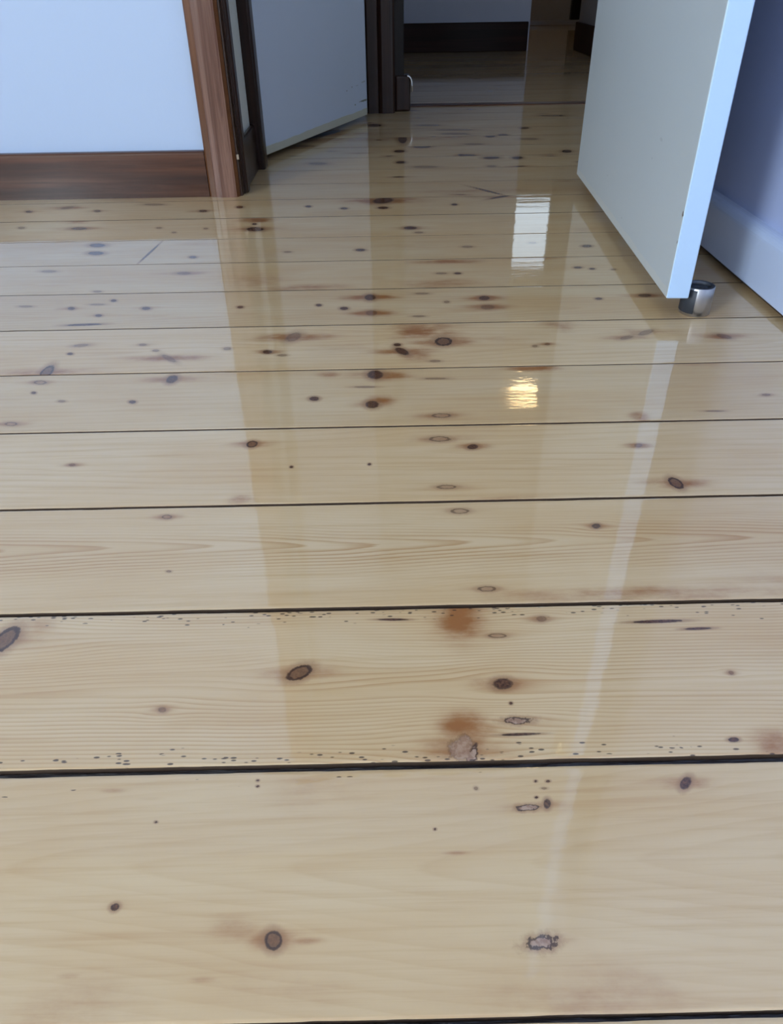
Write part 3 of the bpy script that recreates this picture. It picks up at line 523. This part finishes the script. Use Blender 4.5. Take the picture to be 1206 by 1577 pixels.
# door head of the passage and dark post at its end
f6 = obj('trim_6', newbox(1.575, 1.66, 7.30, 7.36, 0.03, 2.1, bevel=0.004), M['black']if 'black' in M else M['trim_dark']); tag(f6, 'almost black upright at the far end of the passage', 'door frame', kind='structure')
f7 = obj('trim_7', newbox(0.80, 1.70, 7.27, 7.36, 0, 0.035, bevel=0.004), M['steel']); tag(f7, 'thin pale sill across the far end of the passage', 'sill', kind='structure')
f8 = obj('trim_8', newbox(0.085, 1.15, 2.985, 3.035, -0.002, 0.0035, bevel=0.0015), M['trim_x2'] if 'trim_x2' in M else M['pine_dark'] if 'pine_dark' in M else M['trim_x']); tag(f8, 'thin dark threshold strip crossing the boards where the far room begins', 'threshold', kind='structure')

# ------------------------------------------------------------------ doors
def door(name, hinge, rz, L, th, z0, z1, mats, label, swing, handle_side):
    """leaf frame: +x from hinge to free edge, +y the thickness, z from the floor"""
    root = empty(name, hinge, rz); tag(root, label, 'door', kind='structure')
    bm = newbox(0, L, 0, th, z0, z1, bevel=0.0016, seg=2)
    for f in bm.faces:
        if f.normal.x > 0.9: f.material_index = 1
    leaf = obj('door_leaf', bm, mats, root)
    # three hinges
    for z in (0.2, 1.0, 1.8):
        hb = lathe([(0, 0), (0.006, 0), (0.006, 0.09), (0, 0.09)], 16, (-0.004, swing, z)); box(hb, -0.004, 0.0, swing*0.6, swing*0.6+0.02 if swing < 0.02 else swing, z, z+0.09)
        obj('hinge', hb, M['brass'], root, smooth=False)
    for s, y in ((-1, 0), (1, th)):
        kb = lathe([(0, 0), (0.026, 0), (0.026, 0.005), (0.012, 0.008), (0.010, 0.030), (0.022, 0.038), (0.027, 0.050), (0.022, 0.062), (0, 0.066)], 32)
        bmesh.ops.rotate(kb, cent=(0, 0, 0), matrix=Matrix.Rotation(math.radians(-90*s), 3, 'X')); bmesh.ops.translate(kb, verts=kb.verts, vec=(L-0.06, y, 1.0))
        obj('door_knob', kb, M['brass'], root, smooth=True)
    return root
dx, dy = 0.3852-0.42686, 0.99127-1.75073
d1 = door('door_1', (0.42686, 1.75073, 0), math.atan2(dy, dx), math.hypot(dx, dy), 0.0300, 0.030, 2.055, [M['leaf_cream'], M['leaf_edge_lit'] if 'leaf_edge_lit' in M else M['leaf_cream']],
          'cream-white flush door standing open into the room, the blue daylight on its facing edge painted into the colour', 0.034, 1)
dx, dy = -0.0399+0.306, 2.7311-2.0655
d2 = door('door_2', (-0.306, 2.0655, 0), math.atan2(dy, dx), math.hypot(dx, dy), 0.033, 0.014, 2.03, [M['leaf_hall'], M['leaf_hall']],
          'scuffed white hall door ajar beyond the doorway, raw cream strip along its bottom', 0.036, 1)

# ------------------------------------------------------------------ things
ds = empty('door_stop', (0.4385, 1.017, 0)); tag(ds, 'short brushed steel and rubber door stop cylinder on the boards at the cream door', 'door stop')
R_ = 0.0205
bm = lathe([(R_-0.0012, 0.0), (R_, 0.0008), (R_, 0.0385), (R_-0.0006, 0.0393)], 64)
obj('rim', lathe([(R_-0.0006, 0.0393), (R_-0.0045, 0.0396), (R_-0.0052, 0.0385), (R_-0.0052, 0.0340)], 64), M['rim'], ds, True)
obj('steel_barrel', bm, M['steel'], ds, True)
obj('rubber_insert', lathe([(R_-0.0052, 0.0), (R_-0.0052, 0.0352), (R_-0.009, 0.0362), (0.004, 0.0355), (0.0035, 0.030), (0, 0.030)], 48), M['rubber'], ds, True)
bm = lathe([(R_+0.0002, 0.004), (R_+0.0014, 0.005), (R_+0.0014, 0.036), (R_+0.0002, 0.037)], 64)          # rubber buffer wrapped round the door side
bmesh.ops.delete(bm, geom=[f for f in bm.faces if not (f.calc_center_median().x*(-0.92) + f.calc_center_median().y*0.40 > 0.0005)], context='FACES')
obj('rubber_buffer', bm, M['rubber'], ds, True).rotation_euler = (0, 0, math.radians(-4))

hk = empty('highlight_curve', (0.108, 2.900, 0.0)); tag(hk, 'small curved chrome tube standing in for the white highlight on the dark block at the foot of the far post', 'door stop')  # tube added to imitate the highlight on the block's rounded top
bm = bmesh.new(); path = []
for k in range(13):
    a = math.radians(100 - k*100/12); path.append(Vector((-0.012 + 0.014*math.cos(a), -0.024, 0.080 + 0.026*math.sin(a))))
path.append(Vector((0.003, -0.024, 0.060)))
rings = []
for i, pnt in enumerate(path):
    tdir = (path[min(i+1, len(path)-1)] - path[max(i-1, 0)]).normalized(); n1 = Vector((0, 1, 0)); n2 = tdir.cross(n1)
    rings.append([bm.verts.new(pnt + 0.0032*(math.cos(q*math.pi/4)*n1 + math.sin(q*math.pi/4)*n2)) for q in range(8)])
for a, b in zip(rings, rings[1:]):
    for q in range(8): bm.faces.new((a[q], a[(q+1) % 8], b[(q+1) % 8], b[q]))
bm.faces.new(rings[0][::-1]); bm.faces.new(rings[-1]); bmesh.ops.recalc_face_normals(bm, faces=bm.faces)
obj('highlight_tube', bm, M['chrome'], hk, True)

# ceiling light of the far passage (shows as the warm glow mirrored in the varnish)
lp = empty('ceiling_light', (1.235, 6.0, 2.70)); tag(lp, 'round warm glowing ceiling light above the far passage, mirrored in the varnish', 'ceiling light')
obj('mount', lathe([(0, 0), (0.11, 0), (0.11, -0.02), (0.10, -0.025), (0, -0.025)], 32), M['steel'], lp, True)
N = NT('warm_glowing_glass'); N.set(Base_Color=(0.9, 0.8, 0.6), Emission_Color=(1.0, 0.70, 0.34), Emission_Strength=LAMP, Roughness=0.3); M['lamp'] = N.m
obj('glass_shade', lathe([(0.125, -0.022), (0.13, -0.035), (0.12, -0.06), (0.09, -0.085), (0.05, -0.098), (0, -0.102)], 32), M['lamp'], lp, True)
